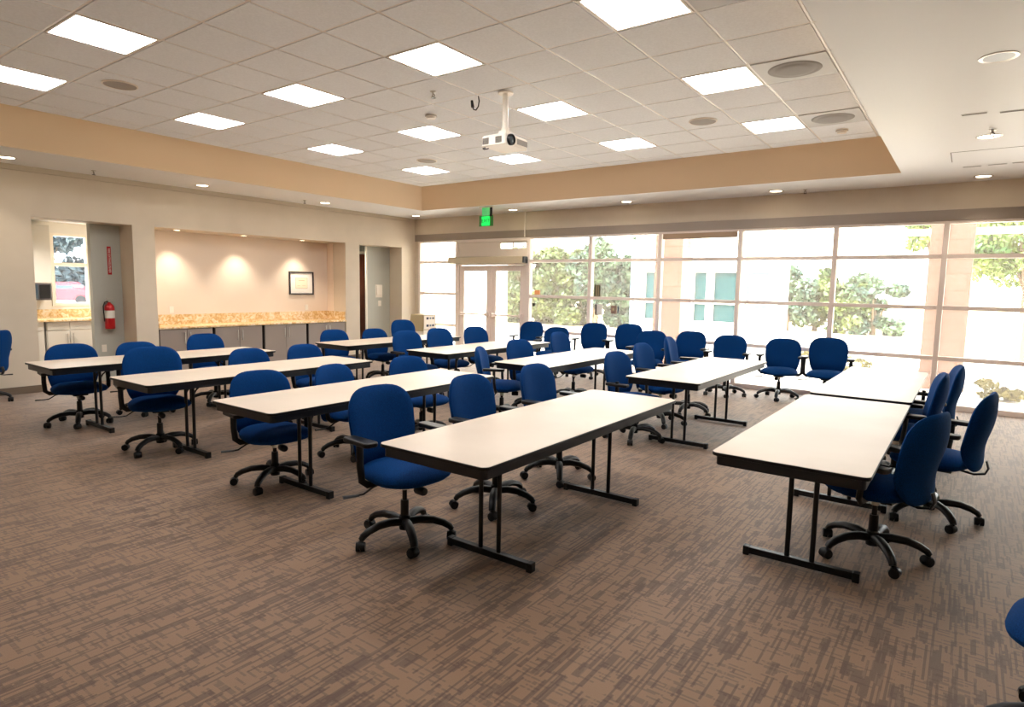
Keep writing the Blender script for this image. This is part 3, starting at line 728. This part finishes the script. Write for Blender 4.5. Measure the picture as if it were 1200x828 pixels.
def make_chair():
    t = empty('task_chair')
    # five-star base
    mb = MB()
    for k in range(5):
        a = 2*math.pi*k/5; ca, sa = math.cos(a), math.sin(a)
        path = [(r*ca, r*sa, z) for r, z in ((.02, .118), (.10, .132), (.18, .128), (.245, .108), (.285, .085), (.298, .066))]
        mb.tube(path, [.030, .030, .028, .026, .024, .021], 10, flat=(1, .85))
    mb.lathe([(.035, .07), (.038, .10), (.036, .155), (.026, .165)], n=20)
    mb.build('star_base', M['black'], t, smooth=True)
    for k in range(5):
        a = 2*math.pi*k/5
        mb = MB(); mb.lathe([(.014, -.029), (.028, -.027), (.030, -.004), (.02, -.003), (.02, .003), (.030, .004), (.028, .027), (.014, .029)], c=(-.012, 0, .030), axis='y', n=20)
        mb.lathe([(.008, .03), (.009, .07)], n=10)
        pts = [(-.012+.034*math.cos(R(q)), .030+.034*math.sin(R(q))) for q in range(-10, 200, 21)]
        n0 = len(mb.v)
        for x_, z_ in pts: mb.v += [(x_, -.014, z_), (x_, .014, z_)]
        for q in range(len(pts)-1): mb.f.append((n0+2*q, n0+2*q+2, n0+2*q+3, n0+2*q+1))
        c_ = mb.build('caster', M['black'], t, smooth=True); c_.location = (.298*math.cos(a), .298*math.sin(a), 0); c_.rotation_euler = (0, 0, a*1.7+.6)
    # column
    MB().lathe([(.030, .10), (.027, .17), (.026, .25), (.024, .26)], n=20).build('column_sleeve', M['black'], t, smooth=True)
    MB().lathe([(.015, .24), (.015, .40)], n=14).build('piston', M['piston'], t, smooth=True)
    # under-seat mechanism
    mb = MB(); mb.box(-.12, -.07, .362, .09, .07, .410); mb.box(-.05, -.19, .400, .03, .19, .418); mb.build('mechanism', M['black'], t, bevel=.006)
    MB().lathe([(.022, .322), (.025, .364)], n=18).build('collar', M['white_plastic'], t, smooth=True)
    MB().lathe([(.022, .125), (.027, .135), (.027, .195), (.022, .205)], c=(0, -.01, .352), axis='x', n=16).build('tension_knob', M['black'], t, smooth=True)
    mb = MB(); mb.tube([(-.02, -.12, .40), (-.04, -.21, .375), (-.07, -.26, .335), (-.09, -.30, .33)], .0065, 6); mb.tube([(-.08, -.285, .33), (-.12, -.37, .328)], [.015, .022], 8, flat=(1, .4)); mb.build('lever', M['black'], t, smooth=True)
    # seat
    def sb(u, v):
        return -.9*max(0, u-.13)**2*2 - .02*(abs(v)/.25)**4 + .25*min(0, u+.12)**2
    pad(.25, .255, 2.9, .044, .074, lambda u, v: (u, v*(1+.06*u/.25)), sb, lambda u, v, w: (u+.01, v, .458+w), nr=8, na=36).build('seat', M['blue'], t, smooth=True)
    # back
    def bb(u, v):
        return .9*u*u + .036*math.exp(-((v+.11)/.13)**2) - .05*v - .30*max(0, v-.05)**2
    def bs(u, v):
        k = 1-.17*max(0, (.04-v)/.31) ; k -= .05*max(0, (v-.10)/.16)**2
        return u*k, v
    pad(.258, .272, 3.7, .040, .046, bs, bb, lambda u, v, w: (-.28+w, u, .672+v), nr=8, na=40, p=3.).build('backrest', M['blue'], t, smooth=True)
    mb = MB(); mb.tube([(-.10, 0, .405), (-.17, 0, .385), (-.24, 0, .375), (-.30, 0, .39), (-.315, 0, .43), (-.30, 0, .48)], [.014, .013, .013, .013, .013, .012], 10, flat=(2.0, .55)); mb.build('back_support', M['black'], t, smooth=True)
    for s in (-1, 1):
        mb = MB(); mb.tube([(-.03, s*.16, .405), (-.03, s*.26, .402), (-.035, s*.295, .43), (-.045, s*.30, .52), (-.05, s*.298, .655)], .017, 10, flat=(1, 1.35)); mb.build('arm_support', M['black'], t, smooth=True)
        mb = MB(); mb.prism([(x_-.055, y_*(1+.9*max(0, x_))+s*.292) for x_, y_ in rrect(.13, .043, .03)], .652, .682); mb.build('armrest', M['black'], t, bevel=.009, seg=3)
    return t
chair0 = make_chair(); first = [True]
UP = ('seat', 'mechanism', 'collar', 'tension_knob', 'lever', 'arm_support', 'armrest', 'back_support')
def stem(n): return n.rsplit('.', 1)[0] if n[-3:].isdigit() and n[-4] == '.' else n
jobs = []
def chair(x, y, deg, ztop, label, group, base=None):
    jobs.append((x, y, deg, ztop, label, group, base))
def under(x, y, deg):
    # arm pads that would reach below a table edge are set lower
    px, py = x+.09*math.cos(R(deg)), y+.09*math.sin(R(deg))
    return any(abs(px-a) < TW/2+.02 and abs(py-b_) < TL/2+.35 for _, a, b_, *_r in tabs)
def run_chairs():
    roots = [chair0] + [copy_tree(chair0) for _ in jobs[1:]]
    for r_, (x, y, deg, ztop, label, group, base) in zip(roots, jobs):
        r_.location = (x, y, 0); r_.rotation_euler = (0, 0, R(deg)); tag(r_, label, 'chair', group)
        dz = ztop-.93; ds = max(-.045, min(.03, dz*.5)); b0 = R(rnd.uniform(0, 72) if base is None else base-deg)
        for c_ in r_.children:
            s = stem(c_.name)
            if s == 'armrest' and under(x, y, deg): c_.location.z = ds-.045; continue
            if s == 'backrest': c_.location.z = dz
            elif s in UP: c_.location.z = ds
            elif s == 'star_base': c_.rotation_euler.z = b0
            elif s == 'caster':
                l = c_.location.copy(); c_.location = (l.x*math.cos(b0)-l.y*math.sin(b0), l.x*math.sin(b0)+l.y*math.cos(b0), 0); c_.rotation_euler.z += b0
G1, G2, G3, G4 = 'chairs at the near row tables', 'chairs at the window-side row tables', 'chairs lined up along the windows', 'chairs on the projection side'
e3 = ('camera end', 'middle', 'window end')
def row(tn, pts, grp, which):
    for (x, y, deg, zt, *bs), e_ in zip(pts, e3):
        chair(x, y, deg, zt, 'blue task chair at the %s of the %s' % (e_, which), grp, bs[0] if bs else None)
row('A', [(-2.78, 2.69, -5, .94, -33), (-2.71, 3.54, 0, .93, 15), (-2.72, 4.44, 0, .93, 15)], G1, 'free-standing fourth table, near row')
row('C', [(-4.40, 2.83, -8, .87, 13), (-4.62, 3.81, 8, .82), (-4.62, 4.72, -8, .82)], G1, 'middle table, near row')
row('I', [(-6.12, 2.73, -14, .95, 9), (-6.32, 3.92, 0, .84), (-6.32, 4.66, 0, .84)], G1, 'table before the alcove cabinets, near row')
row('J', [(-7.89, 2.68, -7, .86, -23), (-8.0, 3.45, 0, .83), (-8.0, 4.30, 0, .89)], G1, 'table before the kitchen doorway')
row('F', [(-4.52, 6.0, 28, .86), (-4.52, 6.66, -8, .90), (-4.52, 7.71, 0, .95)], G2, 'middle table, window-side row')
row('G', [(-6.2, 6.24, -8, .94), (-6.2, 6.93, -6, .95), (-6.2, 7.77, -10, .94)], G2, 'table before the glass doors')
row('H', [(-7.9, 6.30, -8, .86), (-7.9, 7.14, -8, .84), (-7.9, 7.79, -10, .97)], G2, 'table by the hall doorway')
row('D', [(-2.80, 6.10, -6, .91, 71), (-2.9, 7.01, -2, .94), (-2.86, 7.83, 10, .98)], G2, 'fourth table, window-side row')
wl = ['beside the glass doors, its arm against the door pane', 'second from the glass doors, low back', 'third from the doors, tall back under the olive sign', 'fourth from the glass doors, tall back', 'fifth from the glass doors, pulled forward of its neighbour',
      'before the wide stone column', 'before the teal windows outside', 'standing clear with its whole base showing', 'last by the glaring table']
for (x, y, deg, zt, *bs), w in zip([(-6.76, 9.70, -85, .93), (-6.04, 9.48, -82, .87), (-5.46, 9.85, -80, .96), (-4.75, 9.78, -85, .98), (-4.11, 9.30, -84, .92), (-3.67, 9.85, -88, .91), (-2.95, 9.62, -86, .90), (-2.22, 9.86, -86, .88, -10), (-1.56, 9.72, -82, .94)], wl):
    chair(x, y, deg, zt, 'blue task chair by the windows, ' + w, G3, bs[0] if bs else None)
chair(-.37, 4.30, 162, .93, 'blue task chair tucked under the lone projection-side table, back towards the camera', G4, 9)
chair(-.12, 5.30, 172, .94, 'blue task chair pulled back from the lone table, tall curved back', G4, -60)
chair(-.41, 6.10, 185, .96, 'blue task chair at the camera end of the glaring table', G4)
chair(-.31, 6.98, 186, .95, 'blue task chair at the window end of the glaring table', G4)
chair(.46, 2.83, 170, .93, 'blue chair mostly outside the picture beside the camera', G4, 190)
chair(-10.08, 2.34, 216, .93, 'blue task chair by the cabinet wall before the kitchen doorway, cut by the picture edge', G4, 0)
run_chairs()

# ------------------------------------------------------------------ outside
mb = MB(); mb.box(-60, YW+.15, -.25, 60, 22, -.12); struct('ground_paving', mb, M['concrete'])
struct('ground_field', B(-90, 22, -.28, 90, 120, -.14), M['dirt'])
struct('ground_yard', B(-90, -40, -.28, -13.8, YW+.15, -.14), M['concrete'])
for x0, w in ((-5.95, 'before the fourth bay'), (-.66, 'beside the last mullion')):
    t = empty('portico_column', (x0, 13.7, -.12)); B(0, 0, 0, .66, .66, 3.6).build('shaft', M['stone'], t, bevel=.01); B(-.04, -.04, 0, .70, .70, .3).build('plinth', M['stone'], t, bevel=.01)
    tag(t, 'pink stone portico column outside, ' + w, 'column', 'portico columns')
t = B(-5.3, -.05, 0, 4.5, .15, .11).build('portico_beam', M['stucco'], loc=(0, 14.1, 2.70)); tag(t, 'thin pale beam running between the stone columns outside', 'beam')
# white wing with teal glass
t = empty('office_wing', (-9.4, 20, -.12)); tag(t, 'white building wing with teal windows and door outside', 'building')
mb = MB(); xs = [0, .36, .95, 2.08, 2.53, 2.72, 3.55, 3.74, 4.55, 4.75]
mb.box(0, 0, 0, 4.75, .2, .72); mb.box(0, 0, 2.30, 4.75, .2, 3.5); mb.box(0, .2, 0, .2, 1.2, 3.5); mb.box(4.55, .2, 0, 4.75, 1.2, 3.5); mb.box(.2, 1.1, 0, 4.55, 1.2, 3.5)
for a, b_ in ((0, .36), (.95, 2.08), (2.53, 2.72), (3.55, 3.74), (4.55, 4.75)): mb.box(a, 0, .72, b_, .2, 2.30)
mb.build('wall', M['stucco'], t); B(-.1, -.1, 3.5, 4.85, 1.3, 3.65).build('roof', M['stucco'], t)
for a, b_, mm in ((.36, .95, 'teal'), (2.08, 2.53, 'teal'), (2.72, 3.55, 'teal'), (3.74, 4.55, 'paleblue')):
    fr = MB(); fr.box(a, .04, 1.28, b_, .12, 1.35); fr.box(a, .04, .72, a+.03, .12, 2.3); fr.box(b_-.03, .04, .72, b_, .12, 2.3)
    fr = fr.build('window', M['stucco'], t); B(a, .1, .72, b_, .12, 2.3).build('pane', M[mm], fr)
B(-.12, -.05, 0, -.02, .05, 3.4).build('post', M['bluepost'], t)
t = empty('garden_wall', (-24.35, 18, -.12)); B(0, 0, 0, 10.7, .35, 4.2).build('masonry', M['stucco'], t); B(-.1, -.1, 4.2, 10.8, .45, 4.35).build('coping', M['stucco'], t)
tag(t, 'blank white sunlit wall beyond the glass doors', 'wall')

def crown_mesh(name, seed, n, blobs, leaf):
    r_ = random.Random(seed); v = []; f = []
    for _ in range(n):
        cx_, cy_, cz_, rx, ry, rz = r_.choice(blobs)
        while True:
            p = Vector((r_.uniform(-1, 1), r_.uniform(-1, 1), r_.uniform(-1, 1)))
            if .35 < p.length < 1: break
        c_ = Vector((cx_+p.x*rx, cy_+p.y*ry, cz_+p.z*rz)); s = leaf*r_.uniform(.6, 1.4)
        a = Vector((r_.gauss(0, 1), r_.gauss(0, 1), r_.gauss(0, 1))).normalized(); b_ = a.cross(Vector((r_.gauss(0, 1), r_.gauss(0, 1), r_.gauss(0, 1)))).normalized()
        k = len(v); v += [tuple(c_-a*s), tuple(c_+b_*s*.5), tuple(c_+a*s), tuple(c_-b_*s*.5)]; f.append((k, k+1, k+2, k+3))
    me = bpy.data.meshes.new(name); me.from_pydata(v, [], f); return me
def blobs_for(seed, w, h, z0, k=16):
    r_ = random.Random(seed)
    return [(r_.uniform(-w, w)*.7, r_.uniform(-w, w)*.5, z0+r_.uniform(.1, .88)*h, w*r_.uniform(.3, .5), w*r_.uniform(.3, .5), h*r_.uniform(.1, .2)) for _ in range(k)]
def tree(x, y, w, h, z0, m, label, name='tree', n=3500, leaf=.14, seed=1, grp=None):
    t = empty(name, (x, y, -.14))
    me = crown_mesh('crown', seed, n, blobs_for(seed, w, h, z0), leaf); me.materials.append(m)
    o = bpy.data.objects.new('crown', me); col.objects.link(o); o.parent = t
    if name != 'shrub':
        mb = MB(); mb.tube([(0, 0, 0), (.05, 0, z0+.2*h), (0, .05, z0+.6*h)], [.12, .09, .04], 8)
        for q in range(4):
            a = q*1.6+seed; mb.tube([(0, 0, z0*.8+.1*h), (w*.25*math.cos(a), w*.25*math.sin(a), z0+.35*h), (w*.45*math.cos(a), w*.45*math.sin(a), z0+.6*h)], [.06, .04, .02], 6)
        mb.build('trunk', M['bark'], t, smooth=True)
    tag(t, label, 'tree' if name != 'shrub' else 'shrub', grp)
hd = 'trees seen through the bays beside the doors'
tree(-19.2, 26, 1.7, 3.6, .0, M['leaf_yellow'], 'yellow-green tree seen through the glass door', seed=3, grp=hd, n=8000)
tree(-17.2, 25, 1.5, 3.8, .0, M['leaf_green'], 'bushy green tree outside the bay beside the doors', seed=4, grp=hd, n=8000)
tree(-15.3, 25.5, 1.5, 3.9, .0, M['leaf_green'], 'green tree behind the mullion with the olive sign', seed=5, grp=hd, n=8000)
tree(-13.6, 25, 1.4, 4.0, .0, M['leaf_blue'], 'blue-green tree behind the card reader bay', seed=6, grp=hd, n=8000)
tree(-12.0, 26, 1.3, 4.3, .0, M['leaf_blue'], 'tallest blue-green tree beside the white wing', seed=7, grp=hd, n=8000)
tree(-6.6, 30, 1.2, 3.2, .0, M['leaf_blue'], 'blue-green tree past the white wing, seen in the sixth bay', seed=8, n=4000)
tree(-5.6, 31, 1.3, 3.2, .0, M['leaf_green'], 'green tree behind the chair standing clear', seed=9, n=4000)
tree(-4.3, 30, 1.0, 2.4, .0, M['leaf_green'], 'low pale tree in the seventh bay beside its mullion', seed=10, n=3500)
tree(-3.2, 30, 1.1, 2.5, .0, M['leaf_blue'], 'low blue-green tree in the middle of the seventh bay', seed=11, n=3500)
tree(1.1, 20, 1.6, 3.0, 1.9, M['leaf_bright'], 'bright green tree beyond the wide stone column', seed=12, n=9000, leaf=.075)
tree(-.9, 21, .9, 1.6, 2.9, M['leaf_bright'], 'bright foliage peeking past the stone column near the head', seed=13, n=3000, leaf=.07)
tree(.55, 13.0, .35, .35, .0, M['leaf_yellow'], 'small yellow shrub outside the last bay', 'shrub', 500, .05, 14)
for x, y, s_, w in ((-1.9, 15.5, 20, 'behind the last window chair'), (-7.0, 18.0, 21, 'before the teal windows'), (-3.2, 17, 22, 'in the sixth bay')):
    tree(x, y, .3, .35, 0, M['leaf_yellow'], 'small dry shrub outside ' + w, 'shrub', 350, .05, s_)
# seen through the kitchen window
hk = 'trees outside the kitchen window'
for k, (y, s_) in enumerate(((15.5, 31), (19.3, 32), (23., 33), (27., 34))):
    tree(-62, y, 3.5, 11.5, .0, M['leaf_grey'], 'grey-green tree outside the kitchen window, %s' % ('at its cabinet side', 'second along', 'third along', 'at its grey wall side')[k], seed=s_, n=9000, leaf=.36, grp=hk)
t = empty('parked_car', (-50., 16.4, -.14)); t.rotation_euler.z = R(50)
mb = MB(); prof = [(-2.1, .35), (-2.15, .75), (-1.95, .95), (-1.3, 1.0), (-.75, 1.42), (.55, 1.45), (1.15, 1.0), (1.95, .88), (2.15, .6), (2.1, .35)]
k = len(prof); mb.v += [(x, -.85, z) for x, z in prof]+[(x, .85, z) for x, z in prof]; mb.f += [tuple(range(k)), tuple(reversed(range(k, 2*k)))]+[(i, (i+1) % k, k+(i+1) % k, k+i) for i in range(k)][::1]
mb.build('body', M['carpaint'], t, bevel=.06)
B(-1.15, -.87, 1.03, .95, .87, 1.34).build('side_window', M['carglass'], t, bevel=.05)
for x in (-1.35, 1.35):
    for y in (-.8, .8): MB().lathe([(.2, -.1), (.33, -.09), (.33, .09), (.2, .1)], c=(x, y, .33), axis='y', n=20).build('wheel', M['tyre'], t, smooth=True)
tag(t, 'red car parked outside the kitchen window', 'car')

# ------------------------------------------------------------------ light
w = bpy.data.worlds.new('World'); bpy.context.scene.world = w; w.use_nodes = True
bg = w.node_tree.nodes['Background']; bg.inputs[0].default_value = (.93, .97, 1., 1); bg.inputs[1].default_value = 6.5
sd = bpy.data.lights.new('sun', 'SUN'); sd.energy = 20.; sd.angle = R(1); sd.color = (1, .97, .92)
so = bpy.data.objects.new('sun', sd); col.objects.link(so)
so.rotation_euler = Vector((.55, .62, -.85)).to_track_quat('-Z', 'Y').to_euler()
# unseen lights added to brighten the hall and kitchen
for x, y, z, wt, nm in ((-11.35, 9.15, 2.5, 45, 'added unseen in the hall ceiling'), (-12.3, 3.4, 2.62, 110, 'added unseen in the kitchen ceiling'), (-12.1, 4.9, 2.62, 90, 'added unseen over the kitchen past the grey wall')):
    downlight(x, y, nm, z=z, grp='added unseen lights beyond the doorways', power=wt, angle=150, colr=(1, .95, .86))

# ------------------------------------------------------------------ camera
cd = bpy.data.cameras.new('Camera'); cam = bpy.data.objects.new('Camera', cd); col.objects.link(cam)
F, YA, PI_, RO = 730.0878, R(-36.1074), R(-6.1139), R(1.0381)
cd.sensor_width = 36.; cd.lens = 36.*F/1200; cd.clip_start = .05; cd.clip_end = 400
f = Vector((math.sin(YA)*math.cos(PI_), math.cos(YA)*math.cos(PI_), math.sin(PI_)))
r0 = f.cross(Vector((0, 0, 1))).normalized(); u0 = r0.cross(f)
r1 = r0*math.cos(RO)+u0*math.sin(RO); u1 = -r0*math.sin(RO)+u0*math.cos(RO)
from mathutils import Matrix
mw = Matrix((r1, u1, -f)).transposed().to_4x4(); mw.translation = Vector((0, 0, 1.605)); cam.matrix_world = mw
sc = bpy.context.scene; sc.camera = cam
sc.view_settings.view_transform = 'Standard'; sc.view_settings.look = 'None'; sc.view_settings.gamma = 1.; sc.view_settings.exposure = .58; sc.view_settings.use_curve_mapping = False
sc.cycles.use_denoising = True
sc.cycles.max_bounces = 10; sc.cycles.diffuse_bounces = 6; sc.cycles.glossy_bounces = 3; sc.cycles.transparent_max_bounces = 12
sc.cycles.caustics_reflective = False; sc.cycles.caustics_refractive = False; sc.cycles.sample_clamp_indirect = 6.
